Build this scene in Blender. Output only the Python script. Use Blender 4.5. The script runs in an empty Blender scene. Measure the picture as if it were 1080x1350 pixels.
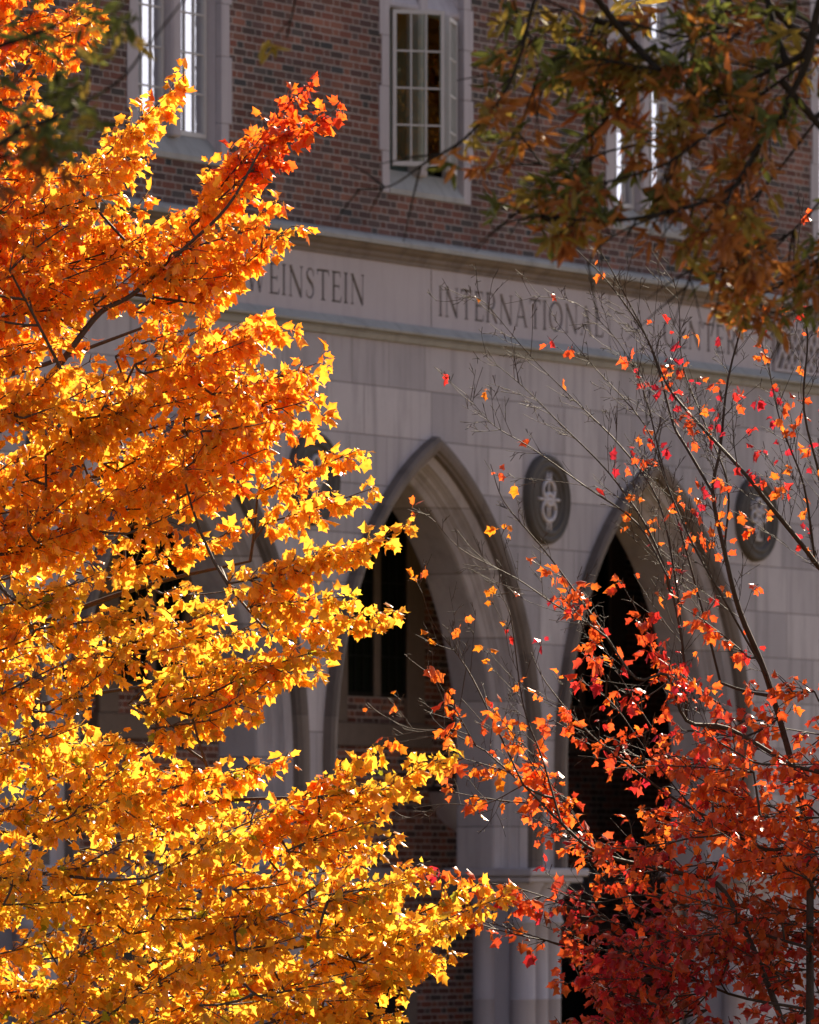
import bpy, bmesh, math, random
import numpy as np
from mathutils import Vector

# ------------------------------------------------------------------ camera, sky, sun, exposure
C = bpy.context.scene.collection
SC = bpy.context.scene
R = math.radians
F, CX, HY, EYE = 10300.0, 540.0, 1180.0, 2.3     # focal length in photo pixels, principal column, horizon row, eye height

cam = bpy.data.cameras.new('camera'); camo = bpy.data.objects.new('camera', cam); C.objects.link(camo)
camo.location = (0, 0, EYE); camo.rotation_euler = (R(90), 0, 0)
cam.sensor_fit = 'HORIZONTAL'; cam.sensor_width = 24.0; cam.lens = F / 1080 * 24.0
cam.shift_y = (HY - 675) / 1080.0
cam.clip_start = 0.5; cam.clip_end = 2000
cam.dof.use_dof = True; cam.dof.focus_distance = 37.4; cam.dof.aperture_fstop = 7.2
SC.camera = camo

SUN_EL, SUN_AZ = R(29), R(21)                     # azimuth from +Y towards +X: behind the building
w = bpy.data.worlds.new('World'); SC.world = w; w.use_nodes = True
nt = w.node_tree; bg = nt.nodes['Background']
sky = nt.nodes.new('ShaderNodeTexSky'); sky.sky_type = 'NISHITA'; sky.sun_disc = False
sky.sun_elevation = SUN_EL; sky.sun_rotation = SUN_AZ; sky.dust_density = 1.5; sky.air_density = 1.0; sky.ozone_density = 1.0
def wn_(t, **k):
    x = nt.nodes.new(t)
    for a, b in k.items(): setattr(x, a, b)
    return x
tc = wn_('ShaderNodeTexCoord'); mp = wn_('ShaderNodeMapping'); mp.inputs['Scale'].default_value = (1, 1, 3.2); nt.links.new(tc.outputs['Generated'], mp.inputs[0])
cn = wn_('ShaderNodeTexNoise'); cn.inputs['Scale'].default_value = 2.2; cn.inputs['Detail'].default_value = 7; nt.links.new(mp.outputs[0], cn.inputs['Vector'])
sz = wn_('ShaderNodeSeparateXYZ'); nt.links.new(tc.outputs['Generated'], sz.inputs[0])
lo = wn_('ShaderNodeMapRange'); lo.inputs['From Min'].default_value = .34; lo.inputs['From Max'].default_value = .10; nt.links.new(sz.outputs['Z'], lo.inputs['Value'])
ad = wn_('ShaderNodeMath', operation='MULTIPLY_ADD'); nt.links.new(lo.outputs[0], ad.inputs[0]); ad.inputs[1].default_value = .42; nt.links.new(cn.outputs['Fac'], ad.inputs[2])
cm = wn_('ShaderNodeMapRange', interpolation_type='SMOOTHSTEP'); cm.inputs['From Min'].default_value = .60; cm.inputs['From Max'].default_value = .86; nt.links.new(ad.outputs[0], cm.inputs['Value'])
cx = wn_('ShaderNodeMix', data_type='RGBA'); nt.links.new(cm.outputs[0], cx.inputs[0]); nt.links.new(sky.outputs[0], cx.inputs[6]); cx.inputs[7].default_value = (11.5, 11.0, 12.0, 1)  # pale low cloud added to the sky to whiten the window reflections
nt.links.new(cx.outputs[2], bg.inputs[0]); bg.inputs[1].default_value = 0.05
sun = bpy.data.lights.new('sun', 'SUN'); suno = bpy.data.objects.new('sun', sun); C.objects.link(suno)
sun.energy = 5.0; sun.angle = R(0.5); sun.color = (1.0, 0.86, 0.66)
sd = Vector((math.sin(SUN_AZ)*math.cos(SUN_EL), math.cos(SUN_AZ)*math.cos(SUN_EL), math.sin(SUN_EL)))
suno.rotation_euler = sd.to_track_quat('Z', 'Y').to_euler()
SC.view_settings.view_transform = 'Standard'; SC.view_settings.look = 'None'
SC.view_settings.exposure = 1.5; SC.view_settings.gamma = 1.0
SC.cycles.max_bounces = 8; SC.cycles.diffuse_bounces = 6; SC.cycles.transmission_bounces = 6; SC.cycles.transparent_max_bounces = 8
SC.cycles.sample_clamp_indirect = 6.0

def at(x, y, Y):                                  # a point of the picture at depth Y
    return np.array([(x - CX) / F * Y, Y, EYE + (HY - y) / F * Y])

# ------------------------------------------------------------------ helpers
def tag(o, label=None, cat=None, group=None, kind=None):
    if label: o['label'] = label
    if cat: o['category'] = cat
    if group: o['group'] = group
    if kind: o['kind'] = kind
    return o
def empty(name, loc, rz=0.0):
    o = bpy.data.objects.new(name, None); C.objects.link(o); o.location = loc; o.rotation_euler = (0, 0, rz); o.empty_display_size = .2
    return o
class MB:
    def __init__(s): s.v, s.f, s.sm = [], [], []
    def add(s, vs, fs, smooth=False):
        b = len(s.v); s.v += [tuple(map(float, p)) for p in vs]; s.f += [tuple(b + i for i in f) for f in fs]; s.sm += [smooth] * len(fs)
    def quad(s, a, b, c, d): s.add([a, b, c, d], [(0, 1, 2, 3)])
    def box(s, x0, x1, y0, y1, z0, z1, bev=0.0):
        if bev <= 0:
            v = [(x, y, z) for x in (x0, x1) for y in (y0, y1) for z in (z0, z1)]
            s.add(v, [(0,1,3,2),(4,6,7,5),(0,4,5,1),(2,3,7,6),(0,2,6,4),(1,5,7,3)])
        else:
            bm = bmesh.new(); bmesh.ops.create_cube(bm, size=1)
            for q in bm.verts: q.co = Vector(((x0+x1)/2 + q.co.x*(x1-x0), (y0+y1)/2 + q.co.y*(y1-y0), (z0+z1)/2 + q.co.z*(z1-z0)))
            bmesh.ops.bevel(bm, geom=bm.edges[:], offset=bev, segments=1, affect='EDGES')
            bm.verts.index_update(); s.add([q.co[:] for q in bm.verts], [[q.index for q in f.verts] for f in bm.faces]); bm.free()
    def sweep(s, prof, x0, x1, n=1):              # profile of (y, z) points extruded along x
        k = len(prof)
        for i in range(n):
            a = x0 + (x1-x0)*i/n; b = x0 + (x1-x0)*(i+1)/n
            vs = [(a, p[0], p[1]) for p in prof] + [(b, p[0], p[1]) for p in prof]
            s.add(vs, [(j, j+1, k+j+1, k+j) for j in range(k-1)])
        s.add([(x0, p[0], p[1]) for p in prof], [tuple(range(k))]); s.add([(x1, p[0], p[1]) for p in prof], [tuple(range(k))[::-1]])
    def lathe(s, prof, n=24, cx=0, cy=0, sm=True):  # (r, z) about a vertical axis
        k = len(prof); vs = []
        for i in range(n):
            a = 2*math.pi*i/n
            vs += [(cx + r*math.cos(a), cy + r*math.sin(a), z) for r, z in prof]
        s.add(vs, [(i*k+j, ((i+1) % n)*k+j, ((i+1) % n)*k+j+1, i*k+j+1) for i in range(n) for j in range(k-1)], sm)
    def tube(s, pts, rad, k=6, sm=True):
        pts = [Vector(p) for p in pts]; n = len(pts); vs = []
        for i, p in enumerate(pts):
            t = (pts[min(i+1, n-1)] - pts[max(i-1, 0)]).normalized()
            u = t.cross(Vector((0.13, 0.31, 0.94)));  u = u.normalized() if u.length > .05 else t.cross(Vector((1, 0, 0))).normalized()
            q = t.cross(u); r = rad[i] if hasattr(rad, '__len__') else rad
            vs += [p + (u*math.cos(2*math.pi*j/k) + q*math.sin(2*math.pi*j/k))*r for j in range(k)]
        fs = [(i*k+j, i*k+(j+1) % k, (i+1)*k+(j+1) % k, (i+1)*k+j) for i in range(n-1) for j in range(k)]
        s.add(vs, fs + [tuple(range(k))[::-1], tuple(range((n-1)*k, n*k))], sm)
    def build(s, name, mat, parent=None, fix=True):
        me = bpy.data.meshes.new(name); me.from_pydata(s.v, [], s.f)
        me.polygons.foreach_set('use_smooth', s.sm)
        if fix:
            bm = bmesh.new(); bm.from_mesh(me); bmesh.ops.recalc_face_normals(bm, faces=bm.faces[:]); bm.to_mesh(me); bm.free()
        me.materials.append(mat); o = bpy.data.objects.new(name, me); C.objects.link(o)
        if parent: o.parent = parent
        return o

# ------------------------------------------------------------------ materials
class NT:
    def __init__(s, name):
        s.m = bpy.data.materials.new(name); s.m.use_nodes = True; s.t = s.m.node_tree
        s.b = s.t.nodes['Principled BSDF']; s.out = s.t.nodes['Material Output']
    def n(s, typ, **kw):
        x = s.t.nodes.new(typ)
        for k, v in kw.items(): setattr(x, k, v)
        return x
    def l(s, a, b): s.t.links.new(a, b)
    def math(s, op, a, b=None, c=None):
        x = s.n('ShaderNodeMath', operation=op)
        for i, q in enumerate((a, b, c)):
            if q is None: continue
            if isinstance(q, (int, float)): x.inputs[i].default_value = q
            else: s.l(q, x.inputs[i])
        return x.outputs[0]
    def mix(s, fac, a, b, blend='MIX'):
        x = s.n('ShaderNodeMix', data_type='RGBA', blend_type=blend)
        for i, q in ((0, fac), (6, a), (7, b)):
            if isinstance(q, (int, float)): x.inputs[i].default_value = q
            elif isinstance(q, tuple): x.inputs[i].default_value = (*q, 1) if len(q) == 3 else q
            else: s.l(q, x.inputs[i])
        return x.outputs[2]
    def ramp(s, fac, stops, interp='LINEAR'):
        x = s.n('ShaderNodeValToRGB'); e = x.color_ramp.elements; x.color_ramp.interpolation = interp
        while len(e) < len(stops): e.new(.5)
        for q, (p, c) in zip(e, stops): q.position = p; q.color = (*c, 1)
        s.l(fac, x.inputs[0]); return x.outputs[0]
    def noise(s, vec, scale, detail=4, rough=.6):
        x = s.n('ShaderNodeTexNoise'); x.inputs['Scale'].default_value = scale; x.inputs['Detail'].default_value = detail; x.inputs['Roughness'].default_value = rough
        if vec is not None: s.l(vec, x.inputs['Vector'])
        return x.outputs['Fac']
    def objxyz(s):
        tc = s.n('ShaderNodeTexCoord'); sp = s.n('ShaderNodeSeparateXYZ'); s.l(tc.outputs['Object'], sp.inputs[0])
        return tc.outputs['Object'], sp.outputs
    def comb(s, x, y, z=0.0):
        c = s.n('ShaderNodeCombineXYZ')
        for i, q in enumerate((x, y, z)):
            if isinstance(q, (int, float)): c.inputs[i].default_value = q
            else: s.l(q, c.inputs[i])
        return c.outputs[0]
    def bump(s, h, strength=.4, dist=.01):
        b = s.n('ShaderNodeBump'); b.inputs['Strength'].default_value = strength; b.inputs['Distance'].default_value = dist
        s.l(h, b.inputs['Height']); s.l(b.outputs[0], s.b.inputs['Normal'])
    def base(s, c, rough=.8, spec=.3):
        if isinstance(c, tuple): s.b.inputs['Base Color'].default_value = (*c, 1)
        else: s.l(c, s.b.inputs['Base Color'])
        s.b.inputs['Roughness'].default_value = rough; s.b.inputs['Specular IOR Level'].default_value = spec

def brick_mat(name, dark=1.0):                    # Flemish bond: stretcher and header alternate, each course shifted half a period
    n = NT(name); ov, o = n.objxyz()
    H, P, HD, MO = .0635, .326, .108, .0105
    wob = n.math('MULTIPLY', n.math('SUBTRACT', n.noise(ov, 9, 2), .5), .006)
    zz = n.math('ADD', o['Z'], wob)
    rowf = n.math('DIVIDE', zz, H); row = n.math('FLOOR', rowf); rf = n.math('SUBTRACT', rowf, row)
    jit = n.n('ShaderNodeTexWhiteNoise', noise_dimensions='1D'); n.l(row, jit.inputs['W'])
    sh = n.math('ADD', n.math('MULTIPLY', n.math('FLOORED_MODULO', row, 2.0), P/2), n.math('MULTIPLY', jit.outputs['Value'], .03))
    xf = n.math('DIVIDE', n.math('ADD', n.math('ADD', o['X'], sh), wob), P); cell = n.math('FLOOR', xf)
    xl = n.math('MULTIPLY', n.math('SUBTRACT', xf, cell), P)
    head = n.math('LESS_THAN', xl, HD)
    d1 = n.math('MINIMUM', n.math('ABSOLUTE', n.math('SUBTRACT', xl, HD)), n.math('MINIMUM', xl, n.math('SUBTRACT', P, xl)))
    d2 = n.math('MULTIPLY', n.math('MINIMUM', rf, n.math('SUBTRACT', 1.0, rf)), H)
    d = n.math('MINIMUM', d1, d2)
    d = n.math('ADD', d, n.math('MULTIPLY', n.math('SUBTRACT', n.noise(ov, 60, 3), .5), .003))
    mask = n.n('ShaderNodeMapRange'); mask.inputs['From Min'].default_value = MO/2 - .0012; mask.inputs['From Max'].default_value = MO/2 + .0018
    n.l(d, mask.inputs['Value'])
    wn = n.n('ShaderNodeTexWhiteNoise', noise_dimensions='3D'); n.l(n.comb(cell, row, head), wn.inputs['Vector'])
    col = n.ramp(wn.outputs['Value'], [(0, (.175,.062,.045)), (.18, (.21,.085,.06)), (.34, (.15,.07,.058)), (.5, (.12,.062,.058)), (.64, (.24,.10,.07)), (.78, (.10,.06,.055)), (.90, (.08,.062,.06)), (.97, (.055,.05,.055))], 'CONSTANT')
    wn2 = n.n('ShaderNodeTexWhiteNoise', noise_dimensions='3D'); n.l(n.comb(row, cell, n.math('ADD', head, 7.0)), wn2.inputs['Vector'])
    hsv = n.n('ShaderNodeHueSaturation'); n.l(col, hsv.inputs['Color'])
    n.l(n.math('ADD', .50, n.math('MULTIPLY', wn2.outputs['Value'], .48)), hsv.inputs['Value']); hsv.inputs['Saturation'].default_value = 1.0
    grain = n.math('ADD', .75, n.math('MULTIPLY', n.noise(ov, 45, 5, .7), .5))
    col = n.mix(1.0, hsv.outputs[0], n.comb(grain, grain, grain), 'MULTIPLY')
    mor = n.mix(n.noise(ov, 5, 4), (.25,.215,.20), (.36,.31,.29))
    col = n.mix(mask.outputs[0], mor, col)
    st = n.ramp(n.noise(n.comb(n.math('MULTIPLY', o['X'], 1.6), o['Z'], 0.), .9, 5), [(.3, (.66,.65,.65)), (.7, (1.1,1.07,1.05))])
    col = n.mix(1.0, col, st, 'MULTIPLY')
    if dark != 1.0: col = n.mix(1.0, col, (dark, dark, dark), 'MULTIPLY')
    n.base(col, .85, .25)
    n.bump(n.math('ADD', mask.outputs[0], n.math('MULTIPLY', n.noise(ov, 120, 3), .25)), .7, .006)
    return n.m

def stone_mat(name, c0, c1, blocks=True, stain=.5, zoff=6.27, bh=.43, bw=.82):
    n = NT(name); ov, o = n.objxyz()
    big = n.noise(ov, 1.1, 6, .65); fine = n.noise(ov, 34, 5, .7)
    streak = n.noise(n.comb(n.math('MULTIPLY', o['X'], 7.0), n.math('MULTIPLY', o['Y'], 7.0), n.math('MULTIPLY', o['Z'], .7)), 1.0, 5, .6)
    col = n.mix(n.math('MULTIPLY', n.math('ADD', big, n.math('MULTIPLY', fine, .5)), .66), c0, c1)
    if blocks:
        row = n.math('FLOOR', n.math('DIVIDE', n.math('SUBTRACT', o['Z'], zoff), bh)); rf = n.math('SUBTRACT', n.math('DIVIDE', n.math('SUBTRACT', o['Z'], zoff), bh), row)
        j = n.n('ShaderNodeTexWhiteNoise', noise_dimensions='1D'); n.l(row, j.inputs['W'])
        w0 = n.math('ADD', n.math('DIVIDE', o['X'], bw), n.math('MULTIPLY', j.outputs['Value'], 3.0))
        warp = n.math('MULTIPLY', n.math('SINE', n.math('MULTIPLY', w0, 2.1)), .22)
        xf = n.math('ADD', w0, warp)
        cell = n.math('FLOOR', xf); xl = n.math('SUBTRACT', xf, cell)
        wn = n.n('ShaderNodeTexWhiteNoise', noise_dimensions='2D'); n.l(n.comb(cell, row), wn.inputs['Vector'])
        v = n.math('ADD', .82, n.math('MULTIPLY', wn.outputs['Value'], .32))
        col = n.mix(1.0, col, n.comb(v, n.math('MULTIPLY', v, .995), n.math('ADD', .07, n.math('MULTIPLY', v, .93))), 'MULTIPLY')
        dx = n.math('MULTIPLY', n.math('MINIMUM', xl, n.math('SUBTRACT', 1.0, xl)), bw); dz = n.math('MULTIPLY', n.math('MINIMUM', rf, n.math('SUBTRACT', 1.0, rf)), bh)
        mr = n.n('ShaderNodeMapRange'); mr.inputs['From Min'].default_value = .003; mr.inputs['From Max'].default_value = .009; n.l(n.math('MINIMUM', dx, dz), mr.inputs['Value'])
        col = n.mix(mr.outputs[0], n.mix(.62, col, (.10,.08,.075)), col)
    sf = n.n('ShaderNodeMapRange'); sf.inputs['From Min'].default_value = .48; sf.inputs['From Max'].default_value = .75; n.l(streak, sf.inputs['Value'])
    col = n.mix(n.math('MULTIPLY', sf.outputs[0], stain), col, tuple(x*.55 for x in c0))
    n.base(col, .82, .25)
    h = n.math('ADD', n.math('MULTIPLY', fine, .6), n.noise(ov, 140, 3))
    if blocks: h = n.math('ADD', h, n.math('MULTIPLY', mr.outputs[0], 1.2))
    n.bump(h, .35, .006)
    return n.m

M = {}
M['brick'] = brick_mat('flemish_brick')
M['brick_in'] = brick_mat('arcade_brick_lightened', 2.1)  # same brick brightened in colour to lift the dim arcade
M['ashlar'] = stone_mat('limestone_ashlar', (.295,.26,.272), (.48,.43,.448), stain=.65)
M['stone'] = stone_mat('limestone_trim', (.325,.287,.308), (.43,.385,.41), blocks=False, stain=.35)
M['arch'] = stone_mat('cut_arch_stone', (.30,.264,.277), (.45,.405,.425), blocks=True, stain=.55, bh=.56, bw=50)
M['frieze'] = stone_mat('limestone_frieze', (.34,.293,.305), (.45,.39,.405), blocks=False, stain=.25)
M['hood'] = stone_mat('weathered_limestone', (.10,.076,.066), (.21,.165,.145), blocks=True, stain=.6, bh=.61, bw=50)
M['ring'] = stone_mat('weathered_medallion', (.05,.042,.038), (.13,.11,.10), blocks=False, stain=.5)
M['pale'] = stone_mat('carved_relief', (.40,.36,.37), (.52,.47,.49), blocks=False, stain=.2)
M['cap'] = stone_mat('weathered_coping', (.24,.23,.225), (.36,.345,.335), blocks=False, stain=.5)
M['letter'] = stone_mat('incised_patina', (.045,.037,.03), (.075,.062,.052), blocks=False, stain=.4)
def plain(name, c, rough=.6, metal=0, spec=.4, var=.25, sc=8):
    n = NT(name); ov, o = n.objxyz(); f = n.noise(ov, sc, 5)
    n.base(n.mix(f, tuple(x*(1-var) for x in c), tuple(min(1, x*(1+var)) for x in c)), rough, spec); n.b.inputs['Metallic'].default_value = metal
    n.bump(f, .15, .004); return n.m
M['sash'] = plain('painted_steel', (.42,.39,.385), .45, var=.1)
M['iron'] = plain('dark_iron', (.02,.018,.016), .5)
M['dim_stone'] = plain('arcade_stone_dimmed', (.25,.19,.16), .9)  # frame stone darkened in colour to look dim inside the arcade
M['plaster_bright'] = plain('arcade_plaster_bright', (.42,.34,.29), .9)  # ceiling and inner wall plaster, lightened to bounce more light
M['dark'] = plain('unlit_room_black', (.03,.026,.024), .9)  # near-black colour stands in for the darkness of unlit rooms
M['curtain'] = plain('curtain_cloth', (.17,.20,.165), .9)
M['opal'] = plain('opal_glass', (.55,.50,.47), .35, var=.06)
M['roof'] = plain('roof_slate', (.08,.08,.09), .8)
def glass(name, refl, tint=(.92,.95,1.0), tc_=(.75,.8,.78)):
    n = NT(name); t = n.t; t.nodes.remove(n.b)
    ov, o = n.objxyz()
    g = n.n('ShaderNodeBsdfGlossy'); g.inputs['Roughness'].default_value = .015; g.inputs['Color'].default_value = (*tint, 1)
    bp = n.n('ShaderNodeBump'); bp.inputs['Strength'].default_value = .12; bp.inputs['Distance'].default_value = .02; n.l(n.noise(ov, 5, 2), bp.inputs['Height']); n.l(bp.outputs[0], g.inputs['Normal'])
    tr = n.n('ShaderNodeBsdfTransparent'); tr.inputs['Color'].default_value = (*tc_, 1)
    mx = n.n('ShaderNodeMixShader'); mx.inputs[0].default_value = refl
    n.l(tr.outputs[0], mx.inputs[1]); n.l(g.outputs[0], mx.inputs[2]); n.l(mx.outputs[0], n.out.inputs['Surface']); return n.m
M['glass'] = glass('reflective_pane', .75)
M['glass_open'] = glass('casement_pane', .05, (.8,.95,.85), (.55,.66,.56))
def leaf_mat(name, trans=.6, rough=.34, gain=1.0, spec=.5):
    n = NT(name); a = n.n('ShaderNodeAttribute'); a.attribute_name = 'leaf_hue'
    tc = n.n('ShaderNodeTexCoord'); f = n.noise(tc.outputs['Object'], 55, 3)
    v = n.math('ADD', .74, n.math('MULTIPLY', f, .5)); f2 = n.noise(tc.outputs['Object'], 24, 3, .7)
    col = n.mix(1.0, a.outputs['Color'], n.comb(v, v, v), 'MULTIPLY')
    mo = n.n('ShaderNodeMapRange'); mo.inputs['From Min'].default_value = .52; mo.inputs['From Max'].default_value = .75; mo.inputs['To Max'].default_value = .7; n.l(f2, mo.inputs['Value'])
    col = n.mix(mo.outputs[0], col, n.mix(1.0, col, (.78,.42,.45), 'MULTIPLY'))
    n.base(n.mix(1.0, col, (.95,.95,.95), 'MULTIPLY'), rough, spec)
    t = n.n('ShaderNodeBsdfTranslucent'); n.l(n.mix(1.0, col, (gain, gain, gain), 'MULTIPLY'), t.inputs['Color'])
    mx = n.n('ShaderNodeMixShader'); mx.inputs[0].default_value = trans
    n.l(n.b.outputs[0], mx.inputs[1]); n.l(t.outputs[0], mx.inputs[2]); n.l(mx.outputs[0], n.out.inputs['Surface'])
    return n.m
M['leaf'] = leaf_mat('maple_leaf', .74, .32, spec=.75)
M['leaf_red'] = leaf_mat('red_maple_leaf', .6, .32)
M['leaf_oak'] = leaf_mat('oak_leaf', .5, .55, spec=.3)
def bark(name, c0, c1, rough=.7, spec=.3):
    n = NT(name); ov, o = n.objxyz(); f = n.noise(ov, 30, 5, .7)
    n.base(n.mix(f, c0, c1), rough, spec); n.bump(f, .6, .01); return n.m
M['bark'] = bark('maple_bark', (.035,.022,.015), (.10,.07,.05))
M['bark_red'] = bark('smooth_grey_bark', (.028,.019,.013), (.075,.052,.037), .7, .15)
M['bark_oak'] = bark('oak_bark', (.014,.011,.009), (.036,.028,.022), .85, .08)
def ground_mat():
    n = NT('leafy_lawn'); tc = n.n('ShaderNodeTexCoord'); f = n.noise(tc.outputs['Object'], .6, 6); g = n.noise(tc.outputs['Object'], 14, 4, .7)
    gr = n.mix(g, (.03,.05,.012), (.08,.10,.025)); lf = n.mix(g, (.16,.07,.015), (.35,.17,.03))
    n.base(n.mix(n.ramp(f, [(.45, (0,0,0)), (.6, (1,1,1))]), gr, lf), .9, .2); n.bump(g, .5, .03); return n.m

# ------------------------------------------------------------------ ground
g = MB(); g.quad((-400,-200,0), (400,-200,0), (400,700,0), (-400,700,0))
tag(g.build('ground', ground_mat()), kind='structure')

# ------------------------------------------------------------------ the building (local x along the front, y inwards, z up)
TH = math.atan2(.870, .492)
B = empty('brick_building', (0, 68, 0), TH)
tag(B, 'red brick building over a pale limestone arcade of pointed arches with a carved lettered frieze', 'building')
BAY, UC, SPR, AC, AR, HALF, CAPZ = 4.152, .40, 3.45, 1.2, 3.1, 1.9, 2.54
U0, U1, DEP = -12.2, 13.0, 11.0
BAYS = [-2, -1, 0, 1]
STR0, STR1, COR0, COR1, TOP = 7.115, 7.235, 7.775, 7.975, 13.2
def arch(inset, n=22, zb=CAPZ):                   # outline of a pointed arch, left foot to right foot
    r = AR - inset; a1 = math.acos(AC / r); pts = []
    for i in range(n+1):
        a = a1 * i / n; pts.append((AC - r*math.cos(a), SPR + r*math.sin(a)))
    L = [(-(HALF - inset), zb)] + pts
    return L + [(-x, z) for x, z in L[::-1][1:]]
def face_wall(y, inset, zt, flip=False):
    m = MB(); edges = [U0]
    for k in BAYS:
        c = UC + BAY*k; a = arch(inset)
        for (x0, z0), (x1, z1) in zip(a[:-1], a[1:]):
            if x1 - x0 > 1e-5: m.quad((c+x0, y, z0), (c+x1, y, z1), (c+x1, y, zt), (c+x0, y, zt))
        edges += [c + a[0][0], c + a[-1][0]]
    edges.append(U1)
    for i in range(0, len(edges), 2):
        zb = 0.0 if i in (0, len(edges)-2) else CAPZ
        m.quad((edges[i], y, zb), (edges[i+1], y, zb), (edges[i+1], y, zt), (edges[i], y, zt))
    return m
face_wall(0.0, .0, STR0).build('arcade_wall', M['ashlar'], B)
face_wall(.62, .35, 6.55).build('arcade_inner_wall', M['plaster_bright'], B)
def moulding(prof, name, mat, k):
    m = MB(); c = UC + BAY*k; rows = [[(c+x, d, z) for x, z in arch(r)] for r, d in prof]
    n = len(rows[0])
    for a, b in zip(rows[:-1], rows[1:]):
        m.add(a + b, [(i, i+1, n+i+1, n+i) for i in range(n-1)])
    return m.build(name, mat, B)
HOODP = [(-.004, 0), (.0, -.075), (.03, -.095), (.07, -.09), (.11, -.075), (.125, -.05), (.14, -.045), (.145, .004)]
ARCHP = [(.145, .004), (.212, .045), (.218, .066), (.225, .075), (.235, .10), (.25, .125), (.262, .13), (.272, .15), (.285, .175), (.292, .178), (.305, .20), (.335, .225), (.345, .235), (.352, .26), (.358, .60), (.35, .62)]
for k in BAYS:
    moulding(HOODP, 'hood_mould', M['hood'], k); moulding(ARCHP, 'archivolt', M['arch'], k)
# clustered piers with moulded capitals
def pier(c, half=False):
    m = MB(); prof = [(.125, 0.0), (.125, .32), (.155, .36), (.155, .42), (.118, .5), (.115, 1.36), (.119, 1.363), (.119, 1.368), (.115, 1.372), (.115, 2.03), (.138, 2.045), (.140, 2.065), (.128, 2.08), (.122, 2.10), (.124, 2.2), (.14, 2.29), (.175, 2.37), (.20, 2.40), (.2, 2.41)]
    for dx in (-.24, 0, .24):
        for dy in (.10, .48): m.lathe(prof, 20, c+dx, dy)
    core = [(.27, 0), (.27, 2.06), (.28, 2.2), (.34, 2.36), (.40, 2.408)]
    for (r0, z0), (r1, z1) in zip(core[:-1], core[1:]):
        a = [(c-r0, .29-(r0-.06), z0), (c+r0, .29-(r0-.06), z0), (c+r0, .29+(r0-.06), z0), (c-r0, .29+(r0-.06), z0)]
        b = [(c-r1, .29-(r1-.06), z1), (c+r1, .29-(r1-.06), z1), (c+r1, .29+(r1-.06), z1), (c-r1, .29+(r1-.06), z1)]
        m.add(a+b, [(i, (i+1) % 4, 4+(i+1) % 4, 4+i) for i in range(4)])
    p = m.build('pier', M['stone'], B)
    a = MB(); a.box(c-.50, c+.50, -.12, .70, 2.411, 2.465, .012); a.box(c-.55, c+.55, -.16, .74, 2.467, 2.539, .012)
    a.build('abacus', M['stone'], p)
for k in (-1.5, -.5, .5, 1.5): pier(UC + BAY*k)
# frieze, string course and cornice
m = MB(); m.sweep([(.01, STR0-.02), (-.03, STR0-.015), (-.045, STR0+.015), (-.055, STR0+.03), (-.04, STR0+.036), (-.045, STR0+.05), (-.10, STR0+.055), (-.105, STR0+.075), (-.07, STR0+.105), (-.02, STR0+.15), (.01, STR0+.15)], U0, U1)
m.build('string_course', M['cap'], B)
m = MB(); m.sweep([(.01, COR0), (-.03, COR0+.003), (-.035, COR0+.03), (-.055, COR0+.05), (-.06, COR0+.075), (-.10, COR0+.10), (-.115, COR0+.125), (-.12, COR0+.13)], U0, U1)
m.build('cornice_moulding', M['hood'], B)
m = MB(); m.sweep([(-.10, COR0+.131), (-.155, COR0+.131), (-.16, COR0+.165), (-.135, COR0+.195), (-.02, COR0+.235), (.01, COR0+.235)], U0, U1)
m.build('cornice', M['cap'], B)
CUT = MB(); FLOOR = []
# carved letters
def ribbon(pts, ws):
    L = []
    for i, p in enumerate(pts):
        a = np.array(pts[max(i-1, 0)]); b = np.array(pts[min(i+1, len(pts)-1)]); t = (b-a)/(np.linalg.norm(b-a)+1e-9); nn = np.array([-t[1], t[0]])
        L.append((np.array(p)+nn*ws[i]/2, np.array(p)-nn*ws[i]/2))
    return [[L[i][0], L[i+1][0], L[i+1][1], L[i][1]] for i in range(len(L)-1)]
TK, TN, SF = .135, .055, .035
def bar(x0, y0, x1, y1, wd): return ribbon([(x0, y0), (x1, y1)], [wd, wd])
def stem(x, y0=0., y1=1., wd=TK, s0=True, s1=True):
    q = [[(x-wd/2, y0), (x+wd/2, y0), (x+wd/2, y1), (x-wd/2, y1)]]
    for f, y, d in ((s0, y0, 1), (s1, y1, -1)):
        if f: q.append([(x-wd/2-.09, y), (x+wd/2+.09, y), (x+wd/2, y+d*SF*1.7), (x-wd/2, y+d*SF*1.7)])
    return q
def arcp(cx, cy, rx, ry, a0, a1, n, wf):
    pts, ws = [], []
    for i in range(n+1):
        a = R(a0+(a1-a0)*i/n); pts.append((cx+rx*math.cos(a), cy+ry*math.sin(a))); ws.append(wf(a))
    return ribbon(pts, ws)
th = lambda a: TN + (TK*1.05-TN)*abs(math.cos(a))**1.3
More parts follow.
